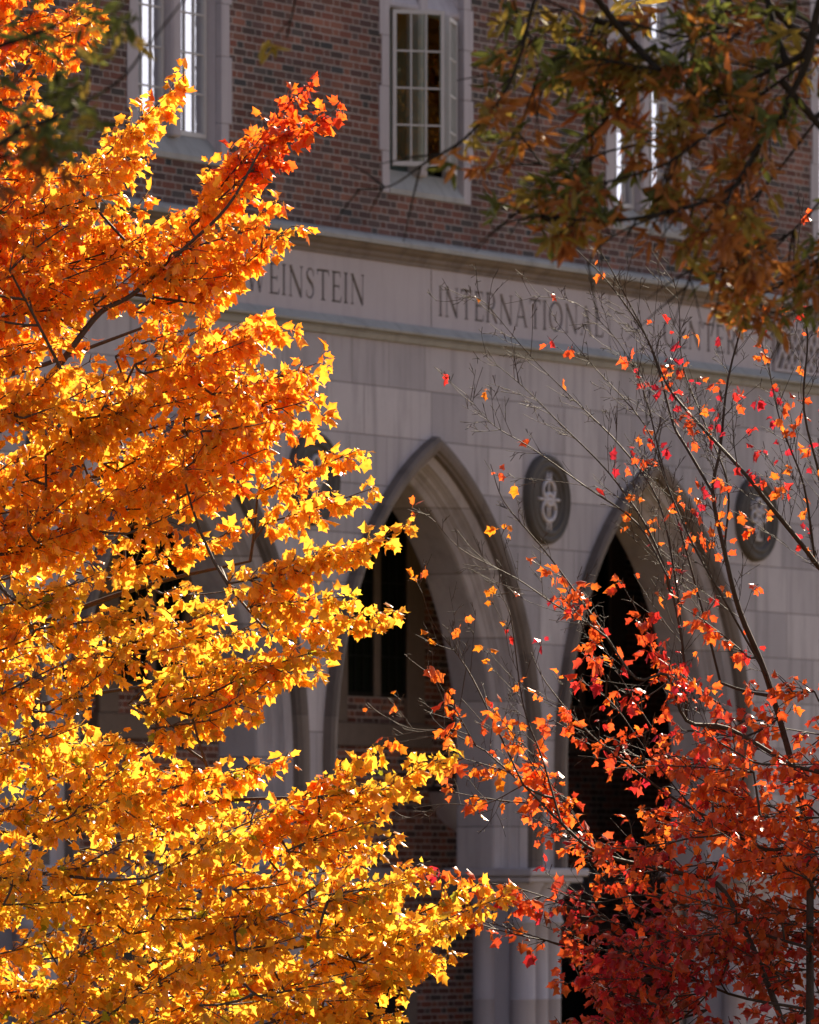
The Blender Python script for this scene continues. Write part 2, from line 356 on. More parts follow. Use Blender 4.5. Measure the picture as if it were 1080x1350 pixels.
def glyph(ch):
    if ch == 'I': return .34, stem(.17)
    if ch == 'N': return .95, stem(.16, wd=TN+.015) + stem(.80, wd=TN+.015, s0=False) + bar(.14, .98, .80, .02, TK*1.05)
    if ch == 'T': return .80, stem(.40, s1=False) + bar(.04, .965, .76, .965, TN+.015) + [[(.03, .80), (.07, .80), (.12, .95), (.03, .99)], [(.77, .80), (.73, .80), (.68, .95), (.77, .99)]]
    if ch == 'E': return .68, stem(.18) + bar(.2, .97, .60, .97, TN) + bar(.2, .52, .52, .52, TN) + bar(.2, .03, .63, .03, TN) + [[(.60, .80), (.57, .80), (.52, .96), (.60, .995)], [(.66, .22), (.63, .22), (.56, .04), (.64, .005)], [(.53, .62), (.50, .62), (.48, .52), (.53, .52)], [(.53, .42), (.50, .42), (.48, .52), (.53, .52)]]
    if ch == 'L': return .68, stem(.18) + bar(.2, .03, .62, .03, TN) + [[(.66, .26), (.63, .26), (.55, .04), (.64, .005)]]
    if ch == 'R': return .82, stem(.18) + bar(.2, .97, .38, .97, TN) + bar(.2, .47, .38, .47, TN) + arcp(.38, .72, .21, .25, 90, -90, 12, th) + bar(.40, .47, .72, .02, TK) + [[(.64, 0), (.86, 0), (.80, SF), (.68, SF*1.6)]]
    if ch == 'A': return .92, bar(.14, .0, .44, .98, TN+.01) + bar(.42, 1.0, .78, .0, TK) + bar(.25, .33, .64, .33, TN) + [[(.02, 0), (.26, 0), (.20, SF*1.4), (.10, SF*1.4)], [(.66, 0), (.92, 0), (.86, SF*1.4), (.72, SF*1.4)]]
    if ch == 'O': return 1.02, arcp(.51, .5, .40, .48, 0, 360, 32, th)
    if ch == 'C': return .92, arcp(.52, .5, .40, .48, 40, 320, 26, th) + [[(.80, .72), (.86, .72), (.87, .95), (.80, .84)], [(.80, .28), (.86, .28), (.87, .05), (.80, .16)]]
    if ch == 'W': return 1.30, bar(.16, 1., .42, .0, TK) + bar(.42, .0, .66, 1., TN) + bar(.60, 1., .88, .0, TK) + bar(.88, .0, 1.12, 1., TN) + [[(.04, 1), (.30, 1), (.24, 1-SF*1.4), (.10, 1-SF*1.4)], [(.50, 1), (.74, 1), (.70, 1-SF*1.4), (.54, 1-SF*1.4)], [(1.02, 1), (1.24, 1), (1.18, 1-SF*1.4), (1.06, 1-SF*1.4)]]
    if ch == 'S':
        P = [(.50,.82),(.44,.93),(.32,.975),(.19,.93),(.12,.81),(.15,.68),(.28,.57),(.42,.47),(.50,.34),(.49,.17),(.40,.06),(.27,.025),(.14,.08),(.08,.20)]
        W = [.05,.055,.06,.075,.10,.12,.135,.135,.12,.10,.075,.06,.055,.05]
        return .62, ribbon(P, W) + [[(.47,.74),(.53,.74),(.53,.98),(.48,.86)], [(.06,.28),(.11,.28),(.11,.14),(.06,.02)]]
def u_of(x): t = (x - CX)/F; return t*68/(.492 - .87*t)
def word(text, ua, ub, z0, z1):
    gs = [glyph(c) for c in text]; tot = sum(q[0] for q in gs) + .07*(len(text)-1); sx = (ub-ua)/tot; x = ua; h = z1-z0
    fl = MB(); cnt = 0
    for wd, qs in gs:
        for q in qs:
            d = .004 + .00022*(cnt % 9); cnt += 1      # cut into the stone, patina on the floor of the cut
            f = [(x+p[0]*sx, -.03, z0+p[1]*h) for p in q]; b = [(p[0], d, p[2]) for p in f]
            CUT.add(f + b, [(0,1,2,3), (7,6,5,4), (0,4,5,1), (1,5,6,2), (2,6,7,3), (3,7,4,0)])
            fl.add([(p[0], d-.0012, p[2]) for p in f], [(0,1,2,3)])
        x += (wd+.07)*sx
    FLOOR.append(fl)
word('WEINSTEIN', u_of(322), u_of(480), 7.375, 7.64)
word('INTERNATIONAL', u_of(576), u_of(794.5), 7.372, 7.638)
word('CENTER', u_of(872), u_of(971), 7.372, 7.638)
m = MB(); m.box(U0, U1, -.012, .04, STR1-.02, COR0+.02); fr = m.build('frieze', M['frieze'], B)
cut = CUT.build('cutter', M['letter'], B)
bo = fr.modifiers.new('cut', 'BOOLEAN'); bo.operation = 'DIFFERENCE'; bo.solver = 'EXACT'; bo.use_self = True; bo.object = cut
bpy.context.view_layer.update(); dg = bpy.context.evaluated_depsgraph_get(); carved = bpy.data.meshes.new_from_object(fr.evaluated_get(dg))
if len(carved.polygons) > 100: fr.modifiers.clear(); fr.data = carved; carved.name = 'frieze'; carved.polygons.foreach_set('use_smooth', [False]*len(carved.polygons)); fr.data.materials.clear(); fr.data.materials.append(M['frieze']); carved.polygons.foreach_set('material_index', [0]*len(carved.polygons))
print('CARVED', len(carved.polygons)); fr.modifiers.clear()
bpy.data.objects.remove(cut)
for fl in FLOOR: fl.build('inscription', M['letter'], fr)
# vertical joints of the frieze blocks
m = MB()
for x in (-60, 165, 567, 802, 1016):
    m = MB(); m.box(u_of(x)-.003, u_of(x)+.003, -.0145, -.004, STR1, COR0); m.build('joint', M['letter'], fr)

# lattice panel at the end of the frieze
L0, L1, LZ0, LZ1 = u_of(1019), u_of(1019)+2.4, 7.30, 7.69
m = MB(); m.quad((L0, -.0145, LZ0), (L1, -.0145, LZ0), (L1, -.0145, LZ1), (L0, -.0145, LZ1)); lp = m.build('lattice_panel', M['hood'], fr)  # dark sheet behind the bars paints the shade of their recess
m = MB(); ci = 0
for s in (1, -1):
    k = -3
    while True:
        x = L0 + k*.135 if s == 1 else L0 + k*.135
        a = (x, LZ0); b = (x+.26*1.0, LZ1) if s == 1 else (x-.26*1.0, LZ1)
        if min(a[0], b[0]) > L1: break
        k += 1
        if min(a[0], b[0]) < L0 or max(a[0], b[0]) > L1: continue
        for q in ribbon([a, b], [.034, .034]):
            y = -.034 - (.001 if s == 1 else 0); f = [(p[0], y, p[1]) for p in q]; bk = [(p[0], -.014, p[2]) for p in f]
            m.add(f+bk, [(0,1,2,3), (0,4,5,1), (1,5,6,2), (2,6,7,3), (3,7,4,0)])
m.box(L0-.02, L0, -.036, -.013, LZ0-.03, LZ1+.03); m.box(L0, L1, -.036, -.013, LZ1, LZ1+.03); m.box(L0, L1, -.036, -.013, LZ0-.03, LZ0)
m.build('lattice', M['frieze'], lp)

# medallions between the arches
def medallion(c, kind):
    z0 = 5.85; m = MB(); n = 48
    prof = [(.405, .004), (.40, -.045), (.385, -.068), (.36, -.074), (.345, -.06), (.33, -.062), (.31, -.075), (.29, -.07), (.275, -.045), (.255, -.045), (.235, -.052), (.235, -.05), (.222, -.036), (.0, -.034)]
    k = len(prof); vs = []
    for i in range(n):
        a = 2*math.pi*i/n; vs += [(c+r*math.cos(a), y, z0+r*math.sin(a)) for r, y in prof]
    m.add(vs, [(i*k+j, ((i+1) % n)*k+j, ((i+1) % n)*k+j+1, i*k+j+1) for i in range(n) for j in range(k-1)])
    o = m.build('medallion', M['ring'], B)
    e = MB()
    T = lambda pts, r=.014: e.tube([(c+x, -.046, z0+z) for x, z in pts], r, 6)
    ring = lambda x, z, rx, rz, r=.014, n=20: T([(x+rx*math.cos(2*math.pi*i/n), z+rz*math.sin(2*math.pi*i/n)) for i in range(n+1)], r)
    if kind == 0:
        for x in (-.03, .03): T([(x, .24), (x, .15)], .015); T([(x, -.28), (x, -.16)], .015); T([(x*.7, -.03), (x*.7, -.16)], .013)
        ring(0, .08, .105, .09, .02); ring(0, 0, .065, .05, .024); ring(0, -.095, .12, .10, .02); T([(-.2, 0), (-.075, 0)], .014); T([(.2, 0), (.075, 0)], .014)
        T([(-.09, -.05), (-.02, -.03)], .013); T([(.09, -.05), (.02, -.03)], .013); T([(0, .05), (0, .17)], .013)
    else:
        ring(0, .13, .06, .055, .02); ring(-.09, .02, .05, .05, .018); ring(.09, .02, .05, .05, .018); ring(0, 0, .04, .04, .02)
        T([(-.06, -.06), (-.05, -.2), (.05, -.2), (.06, -.06), (-.06, -.06)], .02); T([(0, -.06), (0, -.2)], .016); T([(-.12, .16), (-.14, .08)], .015); T([(.12, .16), (.14, .08)], .015)
    e.build('emblem', M['pale'], o)
for i, k in enumerate((-1.5, -.5, .5, 1.5)): medallion(UC + BAY*k - .02, 0 if k == .5 else 1)

# brick upper wall with window openings
WC, WW, SILL, HEADZ, TRZ = .30, 1.325, 8.385, 11.5, 10.01
WK = [-1, 0, 1, 2]
us = [U0] + [v for k in WK for v in (WC + BAY*1.003*k - WW/2 - .05, WC + BAY*1.003*k + WW/2 + .05)] + [U1]
m = MB()
for i in range(len(us)-1):
    if i % 2 == 0: m.quad((us[i], 0, COR1-.02), (us[i+1], 0, COR1-.02), (us[i+1], 0, TOP), (us[i], 0, TOP))
    else:
        m.quad((us[i], 0, COR1-.02), (us[i+1], 0, COR1-.02), (us[i+1], 0, SILL+.05), (us[i], 0, SILL+.05))
        m.quad((us[i], 0, HEADZ+.05), (us[i+1], 0, HEADZ+.05), (us[i+1], 0, TOP), (us[i], 0, TOP))
m.build('brick_wall', M['brick'], B)
def sash_mesh(m, gm, hx, hy, ang, wd, z0, z1, cols, rows, sgn=1):
    # a steel casement hinged at (hx, hy); ang = degrees it stands open outwards
    ca, sa = math.cos(R(ang)), math.sin(R(ang))
    P = lambda a, d, z: (hx + sgn*a*ca - sgn*d*sa*0 + (d*sa*sgn), hy - a*sa + d*ca, z)
    def bx(a0, a1, d0, d1, zz0, zz1):
        v = [P(a, d, z) for a in (a0, a1) for d in (d0, d1) for z in (zz0, zz1)]
        m.add(v, [(0,1,3,2),(4,6,7,5),(0,4,5,1),(2,3,7,6),(0,2,6,4),(1,5,7,3)])
    s = .034
    bx(0, s, -.02, .02, z0, z1); bx(wd-s, wd, -.02, .02, z0, z1); bx(s, wd-s, -.019, .019, z0, z0+s*1.2); bx(s, wd-s, -.019, .019, z1-s, z1)
    for i in range(1, cols): q = s + (wd-2*s)*i/cols; bx(q-.007, q+.007, -.014, .014, z0+s*1.2, z1-s)
    for j in range(1, rows): q = z0 + s + (z1-z0-2*s)*j/rows; bx(s, wd-s, -.0125, .0125, q-.007, q+.007)
    gm.quad(P(s, 0, z0+s), P(wd-s, 0, z0+s), P(wd-s, 0, z1-s), P(s, 0, z1-s))
rnd = random.Random(5)
for k in WK:
    c = WC + BAY*1.003*k; a, b = c-WW/2, c+WW/2; gd = .12
    m = MB()
    for sgn, e in ((-1, a), (1, b)):              # toothed jamb stones
        z = SILL + .0; i = 0
        while z < HEADZ:
            hgt = (.36, .56, .44)[i % 3]; wd = (.125, .168)[i % 2] + .004*((i*7) % 3); z2 = min(z+hgt, HEADZ+.15)
            x0, x1 = (e-wd, e) if sgn < 0 else (e, e+wd)
            m.box(x0, x1, -.009, .05, z+.0015, z2-.0015, .003); z = z2; i += 1
        m.quad((e, .05, SILL), (e - sgn*.065, gd+.06, SILL), (e - sgn*.065, gd+.06, HEADZ), (e, .05, HEADZ))
    m.box(a-.14, b+.14, -.009, .05, HEADZ, HEADZ+.16, .003)
    wn = m.build('window', M['stone'], B)
    m = MB(); m.sweep([(.06, SILL-.002), (-.014, SILL), (-.016, SILL+.045), (gd-.01, SILL+.225), (gd+.06, SILL+.23), (gd+.06, SILL)], a-.0, b+.0); m.build('sill', M['cap'], wn)
    m = MB(); m.box(c-.075, c+.075, .02, gd+.05, SILL+.19, HEADZ, .018); m.build('mullion', M['stone'], wn)
    m = MB(); m.sweep([(gd+.05, TRZ), (.05, TRZ), (.035, TRZ+.02), (.035, TRZ+.05), (gd-.03, TRZ+.17), (gd+.05, TRZ+.17)], a, c-.076); m.sweep([(gd+.05, TRZ), (.05, TRZ), (.035, TRZ+.02), (.035, TRZ+.05), (gd-.03, TRZ+.17), (gd+.05, TRZ+.17)], c+.076, b); m.build('transom', M['stone'], wn)
    lw = (WW-.15)/2 - .05
    for side, x0 in ((0, a+.052), (1, c+.076)):
        for z0, z1, rows in ((SILL+.225, TRZ-.005, 4), (TRZ+.175, HEADZ-.01, 4)):
            sm, gm = MB(), MB(); open_ = (k == 0 and z0 < TRZ)
            if open_ and side == 0: sash_mesh(sm, gm, x0+.04, .02, 42, .475, z0+.02, z1-.02, 3, rows)
            elif open_: sash_mesh(sm, gm, x0+lw-.03, .04, 21, .46, z0+.02, z1-.02, 3, rows, -1)
            else: sash_mesh(sm, gm, x0, gd + rnd.uniform(-.003, .003), rnd.uniform(-.25, .25), lw-.012, z0, z1, 3, rows)
            so = sm.build('sash', M['sash'], wn); gm.build('pane', M['glass_open'] if open_ else M['glass'], wn, fix=False)
    m = MB()
    n = 60
    ps = [(a-.2+(WW+.4)*i/n, .62+.035*math.sin(i*1.3)+.02*math.sin(i*.57), 0) for i in range(n+1)]
    for p, q in zip(ps[:-1], ps[1:]): m.quad((p[0], p[1], SILL+.2), (q[0], q[1], SILL+.2), (q[0], q[1], HEADZ), (p[0], p[1], HEADZ))
    m.build('curtain', M['curtain'], wn)
# floors, back and ends that close the building
m = MB(); m.box(U0+.02, U1-.02, .64, DEP, 6.56, 6.9); m.build('arcade_ceiling', M['plaster_bright'], B)
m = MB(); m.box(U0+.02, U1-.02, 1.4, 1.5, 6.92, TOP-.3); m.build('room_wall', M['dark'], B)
m = MB(); m.box(U0-.25, U0, .0, DEP, 0, TOP); m.box(U1, U1+.25, .0, DEP, 0, TOP); m.box(U0-.25, U1+.25, DEP, DEP+.3, 0, TOP); m.build('end_wall', M['brick'], B)
m = MB(); m.box(U0-.4, U1+.4, -.25, DEP+.5, TOP, TOP+.25); m.build('roof', M['roof'], B)
m = MB(); m.box(U0+.01, U1-.01, -.4, 3.69, -.05, .16, .01); m.build('arcade_floor', M['stone'], B)  # pale unseen floor added to bounce light into the arcade
# arcade back wall
BW = 3.7
m = MB(); m.quad((U0, BW, 0), (U1, BW, 0), (U1, BW, 6.6), (U0, BW, 6.6)); m.build('arcade_brick_wall', M['brick_in'], B)
m = MB(); m.box(U0+.03, U1-.03, BW-.03, BW+.05, 2.30, 2.56, .005); m.build('stone_band', M['stone'], B)
for k in (-2, -1, 0, 1):
    c = 5.85 + BAY*k
    m = MB(); m.box(c-.92, c-.58, BW-.05, BW+.02, 3.95, 6.5, .01); m.box(c+.58, c+.92, BW-.05, BW+.02, 3.95, 6.5, .01); m.box(c-.06, c+.06, BW-.045, BW+.02, 4.2, 6.5, .01)
    m.box(c-1.0, c+1.0, BW-.09, BW+.02, 3.72, 3.948, .012)
    wn = m.build('arcade_window', M['dim_stone'], B)
    sm, gm = MB(), MB()
    for x0 in (c-.58, c+.06): sash_mesh(sm, gm, x0, BW-.012, 0, .52, 4.2, 6.4, 3, 6)
    sm.build('sash', M['iron'], wn); gm.build('pane', M['glass_open'], wn, fix=False)
    m = MB(); m.quad((c-.58, BW-.004, 4.2), (c+.58, BW-.004, 4.2), (c+.58, BW-.004, 6.4), (c-.58, BW-.004, 6.4)); m.build('dark_window_backing', M['dark'], wn)  # flat dark sheet painted in for the unlit room behind the panes
    m = MB(); m.box(c-.75, c-.55, BW-.06, BW+.02, 0, 2.1, .01); m.box(c+.55, c+.75, BW-.06, BW+.02, 0, 2.1, .01); m.box(c-.75, c+.75, BW-.06, BW+.02, 1.9, 2.1, .01); dd = m.build('door_surround', M['dim_stone'], B)
    m = MB(); m.box(c-.54, c+.54, BW-.03, BW+.02, .05, 1.89, .01); m.build('door', M['iron'], dd)

# bowl lamps hanging in the arcade
def lamp(k, label):
    c = UC + BAY*k; t = empty('pendant_lamp', B.matrix_basis @ Vector((0, 0, 0)), TH)
    loc = Vector((0, 68, 0)) + Vector((.492*c - .87*1.87, .87*c + .492*1.87, 0)); t.location = (loc.x, loc.y, 6.56)
    tag(t, label, 'lamp', 'bowl lamps hanging in the arcade')
    zr = 3.28 - 6.56; r = .43
    b = MB(); b.lathe([(r*math.cos(R(a)), zr - .42*math.sin(R(a))) for a in range(0, 90, 6)] + [(.0, zr-.42)], 36); b.build('bowl', M['opal'], t)
    b = MB(); b.lathe([(r+.012, zr-.02), (r+.02, zr+.03), (r-.015, zr+.03), (r-.02, zr-.02), (r+.012, zr-.02)], 36); b.build('rim', M['iron'], t)
    b = MB()
    for j in range(3):
        a = 2*math.pi*j/3 + .4; b.tube([(r*math.cos(a)*q, r*math.sin(a)*q, zr + z) for q, z in ((1, .02), (.96, .07), (.8, .12), (.4, .17), (.03, .22))], .014, 6)
    b.tube([(0, 0, zr+.2), (0, 0, 0)], .016, 8); b.lathe([(.0, -.06), (.07, -.04), (.08, 0)], 16); b.build('hanger', M['iron'], t)
lamp(0, 'pale bowl lamp with dark rim hanging in the arch behind the yellow maple')
lamp(1, 'pale bowl lamp with dark rim hanging in the middle arch beside its right pier')

# ------------------------------------------------------------------ trees
DOWN = np.array([0, 0, -1.0])
def unit(v): return v / (np.linalg.norm(v) + 1e-9)
class Tree:
    def __init__(s, seed): s.r = np.random.default_rng(seed); s.wood = []; s.lf = []; s.nodes = []
    def line(s, pts, r0, r1, node=True):
        pts = [np.asarray(p, float) for p in pts]; s.wood.append((pts, r0, r1))
        if node:
            for a, b in zip(pts[:-1], pts[1:]):
                for t in (0, .5): s.nodes.append(a + (b-a)*t)
            s.nodes.append(pts[-1])
    def leaf(s, p, tip, nrm, size, col): s.lf.append((p, tip, nrm, size, col))
    def attach(s, b, r=.008, zp=1.2):                     # a branch from the nearest wood to the foot of a spray
        N = np.array(s.nodes); d = np.linalg.norm(N - b, axis=1) + zp*np.maximum(0, N[:, 2] - b[2] + .05); i = int(np.argmin(d)); a = N[i]
        L = np.linalg.norm(b-a)
        if L < .02: return
        n = max(3, int(L/.12)); mid = (a+b)/2 + s.r.normal(0, .05*L, 3) + np.array([0, .16*L, -.08*L])
        pts = [(1-t)**2*a + 2*t*(1-t)*mid + t*t*b for t in np.linspace(0, 1, n+1)]
        s.line(pts, r*1.15 + .003*min(L, 1.5), r*.9)
def smooth_line(pts, n=5):
    pts = [np.asarray(p, float) for p in pts]; P = [2*pts[0]-pts[1]] + pts + [2*pts[-1]-pts[-2]]; out = []
    for i in range(1, len(P)-2):
        for t in np.linspace(0, 1, n, endpoint=False):
            out.append(.5*((2*P[i]) + (-P[i-1]+P[i+1])*t + (2*P[i-1]-5*P[i]+4*P[i+1]-P[i+2])*t*t + (-P[i-1]+3*P[i]-3*P[i+1]+P[i+2])*t**3))
    out.append(pts[-1]); return out
def leaf_at(T, p, d, size, col, droop=.8):
    r = T.r; side = r.normal(0, 1, 3); flat = r.random() < .3; droop = droop*.3 if flat else droop; tip = unit(d*.35 + side*.45 + DOWN*droop*r.uniform(.5, 1.3))
    n = r.normal(0, 1, 3); n[2] = n[2]*.8 + (1.9 if flat else .35); n = n - tip*np.dot(n, tip); T.leaf(p, tip, unit(n), size, col)
def spray(T, base, tip, hue, twl=.24, gap=.07, ngap=.034, size=.0445, dens=1.0, droop=.8, connect=True, r0=.006):
    r = T.r; base = np.asarray(base, float); tip = np.asarray(tip, float); ax = tip-base; L = np.linalg.norm(ax)
    n = max(5, int(L/.09)); mid = (base+tip)/2 + np.array([0, 0, r.uniform(-.06, .05)*L]) + r.normal(0, .03*L, 3)
    pts = [(1-t)**2*base + 2*t*(1-t)*mid + t*t*tip for t in np.linspace(0, 1, n+1)]
    if connect: T.attach(base, r0)
    T.line(pts, r0, .0022)
    m = int(L/gap)
    for i in range(m+1):
        t = .08 + .92*i/max(m, 1); q = pts[min(int(t*n), n)]; d = unit(pts[min(int(t*n)+1, n)] - pts[max(int(t*n)-1, 0)])
        for sgn in (1, -1):
            sd = r.normal(0, 1, 3); sd[2] *= .6; sd = unit(sd - d*np.dot(sd, d)); dd = unit(d*.75 + sd*.8 + np.array([0, 0, .12]))
            l = twl*(1.05-.75*t)*r.uniform(.5, 1.25)
            e = q + dd*l + np.array([0, 0, -.10*l]); T.line([q, (q+e)/2 + r.normal(0, .02*l, 3) + np.array([0, 0, .03*l]), e], .0030, .0016, node=False)
            k = max(1, int(l/ngap))
            for j in range(k+1):
                if r.random() > dens: continue
                pp = q + (e-q)*((j+.6)/(k+.6)); c = hue(pp, r)
                for _ in range(2 if j < k else 3): leaf_at(T, pp + r.normal(0, .006, 3), dd, size*r.uniform(.55, 1.5), (c*.45 + hue(pp, r)*.55)*r.uniform(.78, 1.12), droop)

# leaf outlines, half of each side, base at origin, tip at (0, 1)
MAPLE = [(0,0), (.13,-.05), (.29,.03), (.37,.19), (.30,.28), (.37,.40), (.50,.61), (.36,.615), (.27,.67), (.21,.69), (.165,.79), (.085,.87), (0,1.0)]
OAK = [(0,0), (.08,.12), (.13,.3), (.15,.5), (.115,.7), (.055,.88), (0,1.0)]
def build_leaves(T, name, mat, parent, outline, pet=.5, petw=.016):
    h = outline; pts = h + [(-x, y) for x, y in h[::-1][1:-1]]
    K = len(pts); X = np.array([p[0] for p in pts] + [0.0, -petw, petw, petw*.8, -petw*.8]); Yv = np.array([p[1] for p in pts] + [.42, 0.02, 0.02, -pet, -pet])
    tri = [(i, (i+1) % K, K) for i in range(K)] + [(K+1, K+2, K+3), (K+1, K+3, K+4)]
    L = len(T.lf); P = np.array([q[0] for q in T.lf]); TP = np.array([q[1] for q in T.lf]); N = np.array([q[2] for q in T.lf]); S = np.array([q[3] for q in T.lf]); Cc = np.array([q[4] for q in T.lf])
    r = T.r; SD = np.cross(TP, N); fold = r.uniform(.15, 1.15, L)*np.where(r.random(L) < .8, 1, -1); curl = r.uniform(-.1, .75, L); wv = r.uniform(-.45, .45, L); wid = r.uniform(.8, 1.1, L)
    blade = (Yv >= 0).astype(float); ab = np.abs(X)
    Z = -fold[:, None]*ab[None]*blade - curl[:, None]*(Yv**2)[None]*blade + wv[:, None]*(X*Yv)[None]*blade - curl[:, None]*.8*(np.minimum(Yv, 0)**2)[None]
    base = P + TP*(S*pet)[:, None]*1.0
    V = base[:, None, :] + S[:, None, None]*(wid[:, None, None]*X[None, :, None]*SD[:, None, :] + Yv[None, :, None]*TP[:, None, :] + Z[:, :, None]*N[:, None, :])
    nv = V.shape[1]; FA = (np.array(tri)[None] + (np.arange(L)*nv)[:, None, None]).reshape(-1, 3)
    me = bpy.data.meshes.new(name); me.vertices.add(L*nv); me.vertices.foreach_set('co', V.reshape(-1).astype(np.float32))
    nf = len(FA); me.loops.add(nf*3); me.polygons.add(nf)
    me.loops.foreach_set('vertex_index', FA.reshape(-1).astype(np.int32)); me.polygons.foreach_set('loop_start', np.arange(0, nf*3, 3, dtype=np.int32))
    at_ = me.attributes.new('leaf_hue', 'FLOAT_COLOR', 'POINT')
    col = np.ones((L, nv, 4), np.float32); col[:, :, :3] = np.clip(Cc, 0, 1)[:, None, :]
    at_.data.foreach_set('color', col.reshape(-1))
    me.update(); me.validate(); me.materials.append(mat); o = bpy.data.objects.new(name, me); C.objects.link(o); o.parent = parent
    return o
def build_wood(T, name, mat, parent, sel=None):
    VV, FF, off = [], [], 0
    for pts, r0, r1 in T.wood:
        if sel and not sel(max(r0, r1)): continue
        P = np.array(pts); n = len(P); k = 10 if r0 > .04 else (6 if r0 > .008 else 4)
        t = np.gradient(P, axis=0); t /= np.linalg.norm(t, axis=1)[:, None] + 1e-9
        ref = np.array([.13, .31, .94]) if abs(t[0] @ np.array([.13, .31, .94])) < .93 else np.array([1., 0, 0])
        u = np.cross(t, ref); u /= np.linalg.norm(u, axis=1)[:, None] + 1e-9; q = np.cross(t, u)
        rr = np.linspace(r0, r1, n); a = np.arange(k)*2*math.pi/k
        ring = P[:, None, :] + rr[:, None, None]*(np.cos(a)[None, :, None]*u[:, None, :] + np.sin(a)[None, :, None]*q[:, None, :])
        VV.append(ring.reshape(-1, 3)); i = np.arange(n-1)[:, None]; j = np.arange(k)[None]
        f = np.stack([i*k+j, i*k+(j+1) % k, (i+1)*k+(j+1) % k, (i+1)*k+j], -1).reshape(-1, 4) + off; FF.append(f); off += n*k
    V = np.concatenate(VV); FA = np.concatenate(FF); nf = len(FA)
    me = bpy.data.meshes.new(name); me.vertices.add(len(V)); me.vertices.foreach_set('co', V.reshape(-1).astype(np.float32))
    me.loops.add(nf*4); me.polygons.add(nf); me.loops.foreach_set('vertex_index', FA.reshape(-1).astype(np.int32)); me.polygons.foreach_set('loop_start', np.arange(0, nf*4, 4, dtype=np.int32))
    me.polygons.foreach_set('use_smooth', [True]*nf); me.update(); me.validate(); me.materials.append(mat)
    o = bpy.data.objects.new(name, me); C.objects.link(o); o.parent = parent; return o
def inside(poly, x, y):
    c = False; j = len(poly)-1
    for i in range(len(poly)):
        xi, yi = poly[i]; xj, yj = poly[j]
        if (yi > y) != (yj > y) and x < (xj-xi)*(y-yi)/(yj-yi)+xi: c = not c
        j = i
    return c
def finish(T, name, loc, label, cat, leafmat, barkmat, outline, **kw):
    root = empty(name, loc); tag(root, label, cat)
    off = np.array(loc)
    T.wood = [([p-off for p in pts], a, b) for pts, a, b in T.wood]; T.lf = [(q[0]-off, *q[1:]) for q in T.lf]
    build_wood(T, 'trunk', barkmat, root, lambda r: r > .02); build_wood(T, 'branches', barkmat, root, lambda r: r <= .02)
    build_leaves(T, 'crown', leafmat, root, outline, **kw); return root

# --- golden maple on the left
YD = 37.4
T = Tree(11)
def nz(p, s, seed=0.): return math.sin(p[0]*s*1.3+seed)+math.sin(p[2]*s*1.1+seed*2+p[0]*s*.4)+math.sin(p[1]*s*.9+p[2]*s*.5+seed*3)
YEL, ORA, DOR, RED, GRN = np.array([.96,.58,.055]), np.array([.94,.34,.02]), np.array([.86,.17,.012]), np.array([.60,.035,.018]), np.array([.46,.50,.03])
def hue_y(p, r):
    px = CX + p[0]/p[1]*F; py = HY - (p[2]-EYE)/p[1]*F
    v = nz(p, 3.1, 1.) * .24 + r.normal(0, .42) + np.clip((py-430)/420., -.22, .42)
    if abs(py-670) < 70 and px < 330: v -= .55  # redder band paints in a self-shadowed patch of the crown
    if py > 1260: v -= .15  # lowest leaves coloured deeper for the crown's own shade
    if px > 300 and py < 230: v -= .75
    if py > 700: v += .32
    if py > 780 and r.random() < .11: return GRN*r.uniform(.4, 1.0)
    if v > .25: return YEL + (ORA-YEL)*r.uniform(0, .45)
    if v > -.35: return ORA + (YEL-ORA)*r.uniform(-.1, .5)
    if v > -.85: return DOR + (ORA-DOR)*r.uniform(0, .9)
    return RED + (DOR-RED)*r.uniform(0, .8)
trunk = [np.array(p) for p in [(-2.9, 37.9, -.1), (-2.86, 37.85, 1.2), (-2.8, 37.8, 2.4), (-2.72, 37.75, 3.6), (-2.7, 37.8, 5.0), (-2.6, 37.8, 6.4), (-2.62, 37.8, 7.6)]]
T.line(smooth_line(trunk), .15, .05)
T.line(smooth_line([trunk[2]] + [at(x, y, 37.15) for x, y in [(-60, 640), (0, 565), (60, 505), (90, 465), (132, 412), (175, 388), (240, 330), (300, 272), (345, 195)]]), .024, .005)
for zi, pts in ((2, [(-120, 900, 37.7), (60, 820, 37.6), (200, 770, 37.5), (330, 740, 37.4)]), (1, [(-120, 1130, 37.5), (80, 1100, 37.4), (260, 1060, 37.3), (420, 1050, 37.2)]), (1, [(-150, 1330, 37.4), (120, 1310, 37.3), (330, 1260, 37.2), (500, 1230, 37.2)]),
                (3, [(-100, 700, 37.7), (100, 640, 37.6), (260, 560, 37.5), (370, 520, 37.4)]), (4, [(-120, 420, 37.8), (20, 320, 37.8), (90, 250, 37.7)]), (4, [(-120, 300, 37.5), (0, 130, 37.4), (60, 60, 37.4)]), (2, [(-150, 1000, 38.3), (50, 930, 38.5), (220, 900, 38.3)]), (3, [(-150, 560, 38.4), (60, 480, 38.6), (220, 420, 38.3)])):
    T.line(smooth_line([trunk[zi]] + [at(p[0], p[1], p[2]+.35) for p in pts]), .024, .006)
